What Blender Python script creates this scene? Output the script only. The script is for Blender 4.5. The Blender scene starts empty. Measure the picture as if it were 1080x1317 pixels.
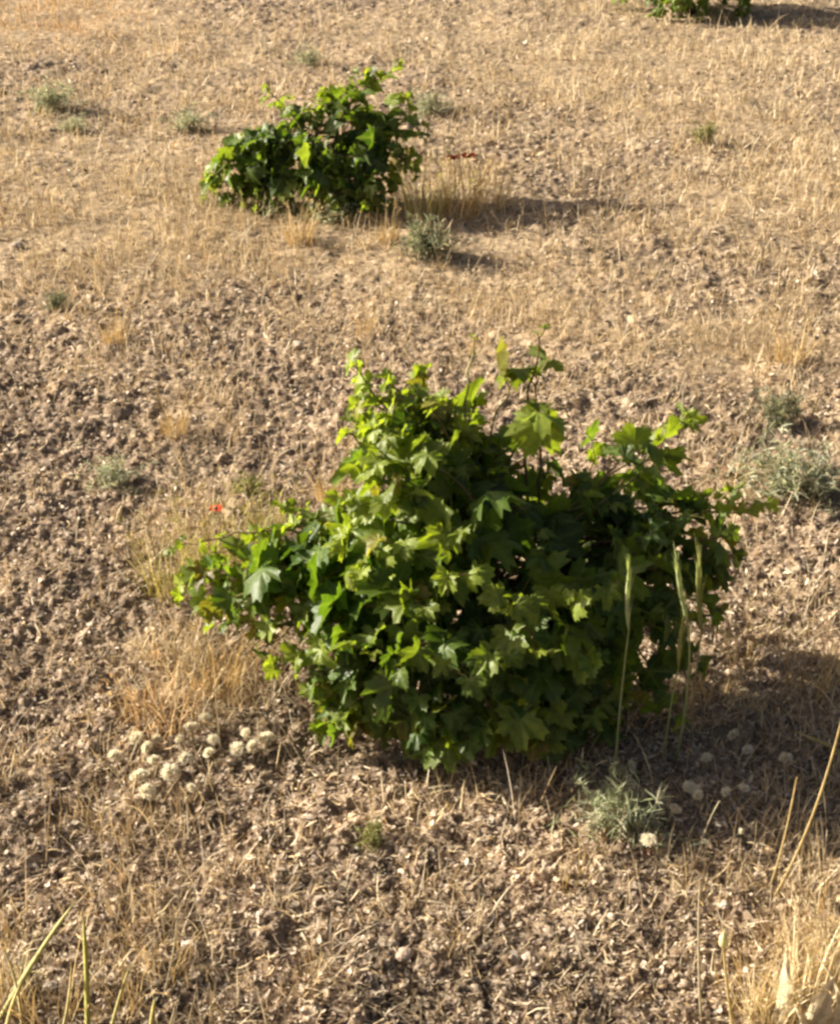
import bpy, math, random
import numpy as np
from mathutils import Vector

random.seed(7)
rng = np.random.default_rng(11)
S = bpy.context.scene
COL = S.collection
R = math.radians

# ------------------------------------------------------------------ camera
CAM_H, PITCH, F = 1.7, R(29.0), 2000.0
FWD = np.array([0, math.cos(PITCH), -math.sin(PITCH)])
UP = np.array([0, math.sin(PITCH), math.cos(PITCH)])
EYE = np.array([0, 0, CAM_H])

def ray(u, v):
    return F * FWD + (u - 540.0) * np.array([1.0, 0, 0]) + (658.5 - v) * UP

def on_ground(u, v):
    d = ray(u, v)
    return EYE + d * (-CAM_H / d[2])

def at_y(u, v, y):
    d = ray(u, v)
    return EYE + d * (y / d[1])

def to_px(x, y, z=0.0):
    dx, dy, dz = x, y, z - CAM_H
    zc = dy * FWD[1] + dz * FWD[2]
    yc = dy * UP[1] + dz * UP[2]
    zc = np.maximum(zc, 0.05)
    return 540 + F * dx / zc, 658.5 - F * yc / zc

cam = bpy.data.cameras.new('camera')
cam.sensor_fit = 'AUTO'; cam.sensor_width = 36; cam.lens = F / 1317 * 36
cam.clip_start = 0.05; cam.clip_end = 500
co = bpy.data.objects.new('camera', cam); COL.objects.link(co)
co.location = (0, 0, CAM_H); co.rotation_euler = (math.pi / 2 - PITCH, 0, 0)
S.camera = co

# ------------------------------------------------------------------ light
SUN_EL = R(23.5)
SUN_XY = np.array([-0.968, 0.25]); SUN_XY /= np.linalg.norm(SUN_XY)
SUN = np.array([SUN_XY[0] * math.cos(SUN_EL), SUN_XY[1] * math.cos(SUN_EL), math.sin(SUN_EL)])
L = bpy.data.lights.new('sun', 'SUN'); L.energy = 5.0; L.angle = R(0.55); L.color = (1.0, 0.92, 0.785)
lo = bpy.data.objects.new('sun', L); COL.objects.link(lo)
lo.rotation_euler = Vector(SUN).to_track_quat('Z', 'Y').to_euler()
W = bpy.data.worlds.new('World'); S.world = W; W.use_nodes = True
nt = W.node_tree; bg = nt.nodes['Background']; sky = nt.nodes.new('ShaderNodeTexSky')
sky.sky_type = 'NISHITA'; sky.sun_disc = False; sky.sun_elevation = SUN_EL
sky.sun_rotation = math.atan2(SUN_XY[0], SUN_XY[1]); sky.air_density = 0.7; sky.dust_density = 6.0; sky.ozone_density = 0.0
nt.links.new(sky.outputs[0], bg.inputs[0]); bg.inputs[1].default_value = 0.050
S.view_settings.view_transform = 'Standard'; S.view_settings.look = 'None'
S.view_settings.exposure = 1.40; S.view_settings.gamma = 1; S.view_settings.use_curve_mapping = False
S.cycles.use_denoising = True
S.cycles.max_bounces = 8; S.cycles.diffuse_bounces = 4; S.cycles.transmission_bounces = 4
S.cycles.pixel_filter_type = 'BLACKMAN_HARRIS'; S.cycles.filter_width = 2.8

# ------------------------------------------------------------------ materials
def new_mat(name):
    m = bpy.data.materials.new(name); m.use_nodes = True
    n = m.node_tree; n.nodes.clear()
    o = n.nodes.new('ShaderNodeOutputMaterial')
    return m, n, o

def attr(n, name):
    a = n.nodes.new('ShaderNodeAttribute'); a.attribute_name = name
    return a

def mixc(n, fac, a, b, mode='MIX'):
    x = n.nodes.new('ShaderNodeMix'); x.data_type = 'RGBA'; x.blend_type = mode
    for sock, val in ((x.inputs[0], fac), (x.inputs[6], a), (x.inputs[7], b)):
        if hasattr(val, 'is_output'): n.links.new(val, sock)
        elif isinstance(val, (int, float)): sock.default_value = val
        else: sock.default_value = (*val, 1)
    return x.outputs[2]

def noise(n, scale, detail=4, rough=0.6):
    tc = n.nodes.new('ShaderNodeTexCoord')
    t = n.nodes.new('ShaderNodeTexNoise'); t.inputs['Scale'].default_value = scale
    t.inputs['Detail'].default_value = detail; t.inputs['Roughness'].default_value = rough
    n.links.new(tc.outputs['Object'], t.inputs['Vector'])
    return t

def ramp(n, inp, stops):
    r = n.nodes.new('ShaderNodeValToRGB')
    while len(r.color_ramp.elements) < len(stops): r.color_ramp.elements.new(0.5)
    for e, (p, c) in zip(r.color_ramp.elements, stops):
        e.position = p; e.color = (*c, 1)
    n.links.new(inp, r.inputs[0])
    return r.outputs[0]

def m_ground():
    m, n, o = new_mat('dry_soil')
    p = n.nodes.new('ShaderNodeBsdfPrincipled'); p.inputs['Roughness'].default_value = 0.95
    p.inputs['Specular IOR Level'].default_value = 0.15
    a = attr(n, 'col')
    f1 = noise(n, 160, 5, 0.7); f2 = noise(n, 35, 4, 0.6)
    r1 = ramp(n, f1.outputs['Fac'], [(0.25, (0.45, 0.42, 0.4)), (0.5, (0.95, 0.93, 0.9)), (0.75, (1.5, 1.45, 1.4))])
    r2 = ramp(n, f2.outputs['Fac'], [(0.3, (0.72, 0.70, 0.68)), (0.7, (1.22, 1.2, 1.15))])
    c = mixc(n, 1.0, a.outputs['Color'], r1, 'MULTIPLY')
    c = mixc(n, 1.0, c, r2, 'MULTIPLY')
    n.links.new(c, p.inputs['Base Color'])
    b = n.nodes.new('ShaderNodeBump'); b.inputs['Strength'].default_value = 0.6; b.inputs['Distance'].default_value = 0.004
    n.links.new(f1.outputs['Fac'], b.inputs['Height']); n.links.new(b.outputs[0], p.inputs['Normal'])
    n.links.new(p.outputs[0], o.inputs[0])
    return m

def m_plant(name, rough=0.7, trans=0.25, tcol=(1.2, 1.1, 0.7), spec=0.25, nscale=60, nlo=0.75, nhi=1.25):
    m, n, o = new_mat(name)
    p = n.nodes.new('ShaderNodeBsdfPrincipled'); p.inputs['Roughness'].default_value = rough
    p.inputs['Specular IOR Level'].default_value = spec
    a = attr(n, 'col'); f = noise(n, nscale, 3)
    r = ramp(n, f.outputs['Fac'], [(0.3, (nlo,) * 3), (0.7, (nhi,) * 3)])
    c = mixc(n, 1.0, a.outputs['Color'], r, 'MULTIPLY')
    n.links.new(c, p.inputs['Base Color'])
    if trans:
        t = n.nodes.new('ShaderNodeBsdfTranslucent')
        n.links.new(mixc(n, 1.0, c, tcol, 'MULTIPLY'), t.inputs['Color'])
        x = n.nodes.new('ShaderNodeMixShader'); x.inputs[0].default_value = trans
        n.links.new(p.outputs[0], x.inputs[1]); n.links.new(t.outputs[0], x.inputs[2])
        n.links.new(x.outputs[0], o.inputs[0])
    else:
        n.links.new(p.outputs[0], o.inputs[0])
    return m

def m_leaf():
    m, n, o = new_mat('vine_leaf')
    p = n.nodes.new('ShaderNodeBsdfPrincipled'); p.inputs['Roughness'].default_value = 0.46
    p.inputs['Specular IOR Level'].default_value = 0.34
    a = attr(n, 'col'); vn = attr(n, 'vein'); f = noise(n, 90, 4)
    r = ramp(n, f.outputs['Fac'], [(0.3, (0.75, 0.78, 0.7)), (0.7, (1.25, 1.22, 1.2))])
    c = mixc(n, 1.0, a.outputs['Color'], r, 'MULTIPLY')
    vf = n.nodes.new('ShaderNodeMath'); vf.operation = 'MULTIPLY'; vf.inputs[1].default_value = 0.45
    n.links.new(vn.outputs['Fac'], vf.inputs[0])
    c = mixc(n, vf.outputs[0], c, (0.22, 0.28, 0.08))
    f2 = noise(n, 38, 5, 0.7)
    br = ramp(n, f2.outputs['Fac'], [(0.66, (0, 0, 0)), (0.74, (1, 1, 1))])
    bm = n.nodes.new('ShaderNodeMath'); bm.operation = 'MULTIPLY'; bm.inputs[1].default_value = 0.28; n.links.new(br, bm.inputs[0])
    c = mixc(n, bm.outputs[0], c, (0.17, 0.135, 0.035))
    g = n.nodes.new('ShaderNodeNewGeometry')
    under = mixc(n, 0.45, c, (0.18, 0.215, 0.10))
    cc = mixc(n, g.outputs['Backfacing'], c, under)
    n.links.new(cc, p.inputs['Base Color'])
    b = n.nodes.new('ShaderNodeBump'); b.inputs['Strength'].default_value = 0.35; b.inputs['Distance'].default_value = 0.004
    n.links.new(f.outputs['Fac'], b.inputs['Height']); n.links.new(b.outputs[0], p.inputs['Normal'])
    t = n.nodes.new('ShaderNodeBsdfTranslucent')
    n.links.new(mixc(n, 1.0, c, (2.0, 2.05, 0.55), 'MULTIPLY'), t.inputs['Color'])
    x = n.nodes.new('ShaderNodeMixShader'); x.inputs[0].default_value = 0.42
    n.links.new(p.outputs[0], x.inputs[1]); n.links.new(t.outputs[0], x.inputs[2])
    n.links.new(x.outputs[0], o.inputs[0])
    return m

M_GROUND = m_ground()
M_STRAW = m_plant('dry_straw', 0.75, 0.25, (1.1, 1.0, 0.8), 0.2)
M_CLOD = m_plant('soil_clod', 0.95, 0, spec=0.1, nscale=120, nlo=0.6, nhi=1.3)
M_STONE = m_plant('pale_stone', 0.9, 0, spec=0.2, nscale=70, nlo=0.7, nhi=1.2)
M_SILVER = m_plant('silvery_leaf', 0.85, 0.4, (1.1, 1.15, 0.85), 0.1)
M_GREEN = m_plant('grass_green', 0.55, 0.3, (1.3, 1.4, 0.5), 0.35)
M_BARK = m_plant('vine_bark', 0.95, 0, spec=0.1, nscale=90, nlo=0.5, nhi=1.4)
M_CANE = m_plant('vine_cane', 0.6, 0.0, spec=0.3)
M_PETAL = m_plant('poppy_petal', 0.6, 0.4, (1.5, 0.8, 0.6), 0.2)
M_PUFF = m_plant('dry_flower', 0.9, 0.45, (1.0, 1.0, 0.9), 0.1, nscale=400)
M_LEAF = m_leaf()

# ------------------------------------------------------------------ mesh helpers
class MB:
    """collects vertices, faces (tris/quads), colours"""
    def __init__(self): self.v = []; self.q = []; self.t = []; self.c = []; self.a = []; self.n = 0
    def add(self, v, q=None, t=None, c=(0.5, 0.5, 0.5), a=None):
        v = np.asarray(v, float).reshape(-1, 3); k = len(v)
        c = np.asarray(c, float)
        if c.ndim == 1: c = np.broadcast_to(c, (k, 3))
        self.v.append(v); self.c.append(c)
        self.a.append(np.zeros(k) if a is None else np.asarray(a, float))
        if q is not None and len(q): self.q.append(np.asarray(q) + self.n)
        if t is not None and len(t): self.t.append(np.asarray(t) + self.n)
        self.n += k
        return self
    def mesh(self, name, mat, smooth=True):
        v = np.concatenate(self.v); c = np.concatenate(self.c); a = np.concatenate(self.a)
        q = np.concatenate(self.q).reshape(-1, 4) if self.q else np.zeros((0, 4), int)
        t = np.concatenate(self.t).reshape(-1, 3) if self.t else np.zeros((0, 3), int)
        me = bpy.data.meshes.new(name)
        me.vertices.add(len(v)); me.vertices.foreach_set('co', v.astype(np.float32).ravel())
        nl = q.size + t.size; me.loops.add(nl)
        me.loops.foreach_set('vertex_index', np.concatenate([q.ravel(), t.ravel()]).astype(np.int32))
        me.polygons.add(len(q) + len(t))
        st = np.concatenate([np.arange(len(q)) * 4, q.size + np.arange(len(t)) * 3]).astype(np.int32)
        me.polygons.foreach_set('loop_start', st)
        me.update(calc_edges=True)
        if smooth: me.polygons.foreach_set('use_smooth', np.ones(len(me.polygons), bool))
        ca = me.attributes.new('col', 'FLOAT_COLOR', 'POINT')
        ca.data.foreach_set('color', np.concatenate([c, np.ones((len(c), 1))], 1).astype(np.float32).ravel())
        if a.any():
            va = me.attributes.new('vein', 'FLOAT', 'POINT'); va.data.foreach_set('value', a.astype(np.float32))
        me.materials.append(mat); me.validate()
        return me
    def build(self, name, mat, parent=None, smooth=True, loc=None):
        o = bpy.data.objects.new(name, self.mesh(name, mat, smooth)); COL.objects.link(o)
        if parent is not None: o.parent = parent
        if loc is not None: o.location = loc
        return o

def tag(o, label=None, cat=None, group=None, kind=None):
    if label: o['label'] = label
    if cat: o['category'] = cat; o['kind'] = kind or 'thing'
    if group: o['group'] = group
    if kind: o['kind'] = kind
    return o

def empty(name, loc, rz=0.0):
    o = bpy.data.objects.new(name, None); COL.objects.link(o)
    o.empty_display_size = 0.05
    o.location = tuple(loc); o.rotation_euler = (0, 0, rz)
    return o

def copy_tree(o, parent=None):
    c = o.copy(); COL.objects.link(c)
    if parent is not None: c.parent = parent
    for ch in list(o.children): copy_tree(ch, c)
    return c

def nrm(a):
    return a / np.maximum(np.linalg.norm(a, axis=-1, keepdims=True), 1e-9)

def strips(mb, P, Wv, col):
    """P (K,n,3) centre lines, Wv (K,n,3) half-width vectors, col (K,3) or (K,n,3)"""
    K, n, _ = P.shape
    v = np.stack([P - Wv, P + Wv], 2).reshape(-1, 3)
    base = (np.arange(K) * n * 2)[:, None] + (np.arange(n - 1) * 2)[None]
    q = np.stack([base, base + 1, base + 3, base + 2], -1).reshape(-1, 4)
    if col.ndim == 2: col = np.repeat(col[:, None], n, 1)
    mb.add(v, q, c=np.repeat(col, 2, axis=1).reshape(-1, 3))

def tube(mb, pts, radii, col, sides=6):
    pts = np.asarray(pts, float); n = len(pts); radii = np.broadcast_to(radii, (n,))
    T = nrm(np.gradient(pts, axis=0))
    ref = np.array([0.31, 0.17, 0.93]) if abs(T[0, 2]) < 0.9 else np.array([1.0, 0.1, 0])
    A = nrm(np.cross(T, ref)); B = np.cross(T, A)
    an = np.linspace(0, 2 * np.pi, sides, endpoint=False)
    v = pts[:, None] + radii[:, None, None] * (np.cos(an)[None, :, None] * A[:, None] + np.sin(an)[None, :, None] * B[:, None])
    i = np.arange(n - 1)[:, None] * sides; j = np.arange(sides)[None]; j2 = (j + 1) % sides
    q = np.stack([i + j, i + j2, i + sides + j2, i + sides + j], -1).reshape(-1, 4)
    col = np.asarray(col, float)
    if col.ndim == 2: col = np.repeat(col, sides, 0)
    t = [(0, k, k + 1) for k in range(1, sides - 1)]
    e = (n - 1) * sides; t += [(e, e + k + 1, e + k) for k in range(1, sides - 1)]
    mb.add(v, q, [x if x[0] else (x[0], x[2], x[1]) for x in t], c=col)

def bez(p0, p1, p2, n):
    t = np.linspace(0, 1, n)[:, None]
    return (1 - t) ** 2 * p0 + 2 * t * (1 - t) * p1 + t * t * p2

# ------------------------------------------------------------------ noise in numpy
def hsh(ix, iy, seed):
    h = (ix.astype(np.int64) * 374761393 + iy.astype(np.int64) * 668265263 + seed * 982451653) & 0xFFFFFFFF
    h = ((h ^ (h >> 13)) * 1274126177) & 0xFFFFFFFF
    h = ((h ^ (h >> 16)) * 2246822519) & 0xFFFFFFFF
    return ((h ^ (h >> 15)) & 0xFFFFFF) / float(0x1000000)

def vnoise(x, y, seed):
    ix = np.floor(x); iy = np.floor(y); fx = x - ix; fy = y - iy
    fx = fx * fx * (3 - 2 * fx); fy = fy * fy * (3 - 2 * fy)
    a = hsh(ix, iy, seed); b = hsh(ix + 1, iy, seed); c = hsh(ix, iy + 1, seed); d = hsh(ix + 1, iy + 1, seed)
    return (a * (1 - fx) + b * fx) * (1 - fy) + (c * (1 - fx) + d * fx) * fy

def fbm(x, y, seed, octv=4):
    s = 0; a = 0.5; tot = 0
    for k in range(octv):
        s = s + a * vnoise(x * 2 ** k, y * 2 ** k, seed + k * 17); tot += a; a *= 0.55
    return s / tot

def domes(x, y, cell, seed, prob):
    x = x + cell * 0.35 * (vnoise(x / cell * 1.7, y / cell * 1.7, seed + 3) - 0.5) * 2
    y = y + cell * 0.35 * (vnoise(x / cell * 1.7, y / cell * 1.7, seed + 5) - 0.5) * 2
    gx = np.floor(x / cell); gy = np.floor(y / cell)
    best = np.zeros_like(x); rid = np.zeros_like(x)
    for dx in (-1, 0, 1):
        for dy in (-1, 0, 1):
            cx = gx + dx; cy = gy + dy
            px = (cx + 0.1 + 0.8 * hsh(cx, cy, seed)) * cell; py = (cy + 0.1 + 0.8 * hsh(cx, cy, seed + 1)) * cell
            r = (0.3 + 0.5 * hsh(cx, cy, seed + 2)) * cell
            ok = hsh(cx, cy, seed + 4) < prob
            d2 = ((x - px) ** 2 + (y - py) ** 2) / r ** 2
            h = np.where(ok & (d2 < 1), r * np.sqrt(np.maximum(0, 1 - d2)), 0)
            m = h > best; best = np.where(m, h, best); rid = np.where(m, hsh(cx, cy, seed + 6), rid)
    return best, rid

# where the dry grass stands: patches over the field (centre, radii, weight) found from where they lie on the ground
PATCH = [(60, 25, 190, 45, 1.0), (380, 318, 170, 32, 0.85), (560, 250, 80, 45, 0.7), (640, 330, 120, 50, 0.5), (250, 700, 75, 75, 0.6),
         (215, 880, 70, 70, 0.8), (300, 870, 90, 60, 0.6), (300, 280, 250, 60, 0.5), (960, 260, 180, 110, 0.55), (800, 90, 350, 70, 0.5),
         (440, 610, 50, 40, 0.6), (980, 450, 140, 60, 0.6), (560, 380, 160, 50, 0.35), (1040, 1190, 80, 150, 0.8), (240, 520, 90, 60, 0.45),
         (930, 640, 70, 60, 0.45), (130, 210, 200, 80, 0.4), (690, 440, 120, 60, 0.35), (660, 1030, 150, 40, 0.25), (100, 340, 160, 60, 0.3)]
def grassy(x, y):
    u, v = to_px(x, y)
    g = 0.07 + 0.33 / (1 + np.exp((v - 455) / 60))
    for (a, b, ra, rb, w) in PATCH:
        g = g + w * np.exp(-(((u - a) / ra) ** 2 + ((v - b) / rb) ** 2))
    g = g + 0.95 * (fbm(x * 1.7 + 9, y * 1.7, 71, 4) - 0.5) + 0.7 * (fbm(x * 7, y * 7, 91, 3) - 0.5)
    return np.clip(g, 0, 1)

VX, VY = on_ground(640, 885)[:2]
def height(x, y, full=False):
    g = grassy(x, y)
    h = 0.05 * (fbm(x * 0.9, y * 0.9, 5, 3) - 0.5) + 0.03 * (fbm(x * 4, y * 4, 15, 3) - 0.5)
    near = np.exp(-((x - VX) ** 2 + (y - VY) ** 2) / 0.25); h = h * (1 - 0.6 * near)
    cl = np.clip(1.15 - 0.9 * g, 0.15, 1)
    patch = np.clip(2.2 * fbm(x * 1.6 + 3, y * 1.6, 33, 3) - 0.6, 0.1, 1)
    d1, r1 = domes(x, y, 0.050, 101, 0.34 * patch)
    d2, r2 = domes(x, y, 0.029, 131, 0.62)
    d3, r3 = domes(x, y, 0.0145, 161, 0.8)
    ro = 0.3 + 1.4 * vnoise(x * 170, y * 170, 55); ro2 = np.clip(0.05 + 1.1 * vnoise(x * 58, y * 58, 57) + 0.9 * vnoise(x * 120, y * 120, 59), .25, 1.5)
    d1 = d1 * 0.46 * ro2; d2 = d2 * 0.62 * ro2; d3 = d3 * 0.75 * ro
    hh = np.maximum(np.maximum(d1, d2), d3)
    rid = np.where(d3 >= np.maximum(d2, d1) * 0.8, r3, np.where(d2 >= d1, r2, r1))
    h = h + cl * hh + 0.008 * (fbm(x * 40, y * 40, 44, 3) - 0.5)
    if full: return h, g, rid, hh
    return h

SOIL = np.array([0.192, 0.143, 0.103]); SOIL2 = np.array([0.43, 0.344, 0.258]); STRAWC = np.array([0.43, 0.335, 0.215])
def tone(x, y):
    return np.clip(0.52 + 0.60 * fbm(x * 5.5, y * 5.5, 411, 3) + 0.38 * fbm(x * 26, y * 26, 421, 2), 0.5, 1.5)

def make_ground():
    nr, nc = 880, 740
    yy = np.exp(np.linspace(math.log(1.3), math.log(10.2), nr))
    yy = np.concatenate([[-60, -15, -3, 0.2, 0.9, 1.15], yy, [10.6, 12, 16, 25, 50, 120]])
    tt = np.linspace(-1, 1, nc)
    w = 0.41 * np.clip(yy, 1.3, 10.2) + 0.58
    X = w[:, None] * tt[None]
    for e in (0.3, 1.5, 6, 25, 90):
        X = np.concatenate([(-w - e)[:, None], X, (w + e)[:, None]], 1)
    Y = np.repeat(yy[:, None], X.shape[1], 1)
    x = X.ravel(); y = Y.ravel()
    h, g, rid, hh = height(x, y, True)
    big = fbm(x * 1.1, y * 1.1, 203, 3)[:, None]
    c = SOIL[None] * (1 - rid[:, None] ** 1.5 * 0.75) + SOIL2[None] * rid[:, None] ** 1.5 * 0.75
    c = c * (0.8 + 0.4 * big) * tone(x, y)[:, None]
    gm = (0.75 * g)[:, None]
    c = c * (1 - gm) + gm * STRAWC * (0.75 + 0.5 * rid[:, None])
    c = c * np.clip(0.82 + 22 * hh[:, None] * 0.5, 0.82, 1.12) if False else c
    m, n = Y.shape
    i = np.arange(m - 1)[:, None] * n + np.arange(n - 1)[None]
    q = np.stack([i, i + 1, i + n + 1, i + n], -1).reshape(-1, 4)
    mb = MB(); mb.add(np.stack([x, y, h], 1), q, c=c)
    o = mb.build('ground', M_GROUND)
    tag(o, 'dry brown vineyard soil strewn with straw and clods', 'ground', kind='structure')
make_ground()

# ------------------------------------------------------------------ scattered cover (uncountable)
def scatter(n, y0=1.32, y1=9.8, power=1.6):
    """random ground points, denser towards the near end"""
    n = int(n * 1.2)
    t = rng.random(n)
    e = 1 - power
    y = (y0 ** e + t * (y1 ** e - y0 ** e)) ** (1 / e)
    x = (rng.random(n) * 2 - 1) * (0.36 * y + 0.42)
    return x, y

def pick(pal, n):
    pal = np.array(pal); a = pal[rng.integers(0, len(pal), n)]
    return a * (0.75 + 0.5 * rng.random((n, 1)))

PAL_STRAW = [(0.56, 0.445, 0.265), (0.64, 0.525, 0.34), (0.45, 0.345, 0.205), (0.70, 0.595, 0.41), (0.32, 0.24, 0.15), (0.56, 0.415, 0.23), (0.50, 0.42, 0.31)]
PAL_LITTER = [(0.42, 0.325, 0.225), (0.50, 0.405, 0.295), (0.30, 0.22, 0.15), (0.36, 0.275, 0.195), (0.58, 0.48, 0.36), (0.24, 0.175, 0.125)]

PAL_CHIP = [(0.48, 0.385, 0.28), (0.56, 0.465, 0.355), (0.38, 0.295, 0.21), (0.28, 0.208, 0.15), (0.68, 0.58, 0.46), (0.21, 0.155, 0.11), (0.45, 0.35, 0.25)]

def litter(n, lmin, lmax, wmin, wmax, tilt, pal, lift, gsel=None, nseg=3, curve=0.25):
    x, y = scatter(n)
    if gsel is not None:
        g = grassy(x, y); keep = rng.random(len(x)) < gsel(g); x = x[keep]; y = y[keep]
    n = len(x)
    z = height(x, y)
    far = np.clip(y / 3.0, 1, 2.0)
    ln = (lmin + (lmax - lmin) * rng.random(n) ** 1.7) * far ** 0.5
    wd = (wmin + (wmax - wmin) * rng.random(n)) * far ** 0.6
    hd = rng.random(n) * 2 * np.pi; tl = rng.normal(0, tilt, n)
    d = np.stack([np.cos(hd) * np.cos(tl), np.sin(hd) * np.cos(tl), np.sin(tl)], 1)
    rl = rng.normal(0, 0.6, n)
    s0 = np.stack([-np.sin(hd), np.cos(hd), 0 * hd], 1); up = np.cross(d, s0)
    side = s0 * np.cos(rl)[:, None] + up * np.sin(rl)[:, None]; nor = np.cross(d, side)
    t = np.linspace(-0.5, 0.5, nseg)
    bend = rng.normal(0, curve, n)
    P = np.stack([x, y, z + lift * rng.random(n) + 0.5 * ln * np.abs(np.sin(tl)) * 0.8], 1)[:, None] \
        + d[:, None] * (t[None, :, None] * ln[:, None, None]) + up[:, None] * ((t ** 2)[None, :, None] * (bend * ln)[:, None, None] * 2) \
        + side[:, None] * ((t ** 2)[None, :, None] * (rng.normal(0, curve, n) * ln)[:, None, None])
    prof = np.interp(t, [-0.5, -0.1, 0.5], [0.55, 1.0, 0.3])
    Wv = side[:, None] * (prof[None, :, None] * wd[:, None, None] * 0.5)
    return P, Wv, pick(pal, n) * (tone(x, y) ** 1.3)[:, None]

mb = MB()
strips(mb, *litter(54000, 0.006, 0.021, 0.004, 0.011, 0.40, PAL_CHIP, 0.003, lambda g: 1.0 - 0.85 * g, 4, .35))
strips(mb, *litter(60000, 0.004, 0.011, 0.0025, 0.006, 0.5, PAL_CHIP, 0.004, lambda g: 1.05 - 0.7 * g))
strips(mb, *litter(45000, 0.010, 0.034, 0.0015, 0.0036, 0.3, PAL_LITTER + PAL_STRAW, 0.008, None, 4))
tag(mb.build('straw_litter', M_STRAW), 'broken straw and leaf chips littering the bare soil', 'straw litter', kind='stuff')

def rust(x, y, c):
    # a stand of rustier grass at the far left of the field
    u, v = to_px(x, y); w = 0.75 * np.exp(-(((u - 70) / 170) ** 2 + ((v - 25) / 48) ** 2))[:, None]
    return c * (1 - w) + w * c * np.array([1.12, 0.88, 0.62])
mb = MB()
def grass(n, hmin, hmax, wmin, wmax, pal, gsel, lean=0.55, nseg=4):
    x, y = scatter(n, power=1.35)
    g = grassy(x, y); cl = 0.55 * fbm(x * 14, y * 14, 301, 2) + 0.45 * fbm(x * 4.5, y * 4.5, 307, 2)
    keep = rng.random(len(x)) < gsel(g) * np.clip(4.2 * cl - 1.5, 0.04, 1)
    x = x[keep]; y = y[keep]; n = len(x)
    z = height(x, y) - 0.003
    ln = hmin + (hmax - hmin) * rng.random(n) ** 1.8
    wd = (wmin + (wmax - wmin) * rng.random(n)) * np.clip(y / 3.5, 1, 1.8)
    hd = rng.random(n) * 2 * np.pi; le = np.abs(rng.normal(0, lean, n)); bd = rng.normal(0.35, 0.5, n)
    t = np.linspace(0, 1, nseg)
    ang = np.clip(le[:, None] + bd[:, None] * t[None], -1.6, 1.75)
    st = np.diff(t, prepend=0)[None] * ln[:, None]
    hr = np.cumsum(np.sin(ang) * st, 1); vz = np.cumsum(np.cos(ang) * st, 1)
    P = np.stack([x[:, None] + np.cos(hd)[:, None] * hr, y[:, None] + np.sin(hd)[:, None] * hr, z[:, None] + vz], -1)
    wa = rng.random(n) * np.pi
    side = np.stack([np.cos(wa), np.sin(wa), 0 * wa], 1)
    prof = np.interp(t, [0, 0.6, 1], [1, 0.9, 0.25])
    return P, side[:, None] * (prof[None, :, None] * wd[:, None, None] * 0.5), rust(x, y, pick(pal, n) * (0.6 + 0.4 * tone(x, y))[:, None])
strips(mb, *grass(330000, 0.012, 0.075, 0.0013, 0.0028, PAL_STRAW, lambda g: 0.07 + 1.05 * g, 0.95))
strips(mb, *grass(80000, 0.05, 0.15, 0.0010, 0.0021, PAL_STRAW, lambda g: 0.02 + 0.55 * g ** 1.5, 0.4, 5))
tag(mb.build('dry_grass', M_STRAW), 'short golden dry grass covering the field in patches', 'dry grass', kind='stuff')

# lumps of earth and small pebbles
def ico():
    p = (1 + 5 ** 0.5) / 2
    v = nrm(np.array([(-1, p, 0), (1, p, 0), (-1, -p, 0), (1, -p, 0), (0, -1, p), (0, 1, p), (0, -1, -p), (0, 1, -p), (p, 0, -1), (p, 0, 1), (-p, 0, -1), (-p, 0, 1)], float))
    f = [(0, 11, 5), (0, 5, 1), (0, 1, 7), (0, 7, 10), (0, 10, 11), (1, 5, 9), (5, 11, 4), (11, 10, 2), (10, 7, 6), (7, 1, 8),
         (3, 9, 4), (3, 4, 2), (3, 2, 6), (3, 6, 8), (3, 8, 9), (4, 9, 5), (2, 4, 11), (6, 2, 10), (8, 6, 7), (9, 8, 1)]
    return v, f
def subdiv(v, f):
    v = [tuple(a) for a in v]; cache = {}; out = []
    def mid(a, b):
        k = (min(a, b), max(a, b))
        if k not in cache:
            m = np.array(v[a]) + np.array(v[b]); m /= np.linalg.norm(m); v.append(tuple(m)); cache[k] = len(v) - 1
        return cache[k]
    for a, b, c in f:
        x, y, z = mid(a, b), mid(b, c), mid(c, a); out += [(a, x, z), (x, b, y), (z, y, c), (x, y, z)]
    return np.array(v), out
ICO0 = ico(); ICO1 = subdiv(*ICO0); ICO2 = subdiv(*ICO1); ICO3 = subdiv(*ICO2)

def rocky(base, seed, amp=0.3):
    v, f = base; v = np.asarray(v); r = np.random.default_rng(seed)
    k = np.ones(len(v))
    for _ in range(7):
        d = nrm(r.normal(size=3)); o = 0.55 + 0.4 * r.random()
        k = np.minimum(k, o / np.maximum(v @ d, 1e-3) * (1 - amp) + amp * k)
    k *= 1 + amp * 0.35 * r.normal(size=len(v))
    return v * np.clip(k, 0.4, 1.2)[:, None] * np.array([1.0, 0.75 + 0.3 * r.random(), 0.6 + 0.3 * r.random()])

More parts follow.
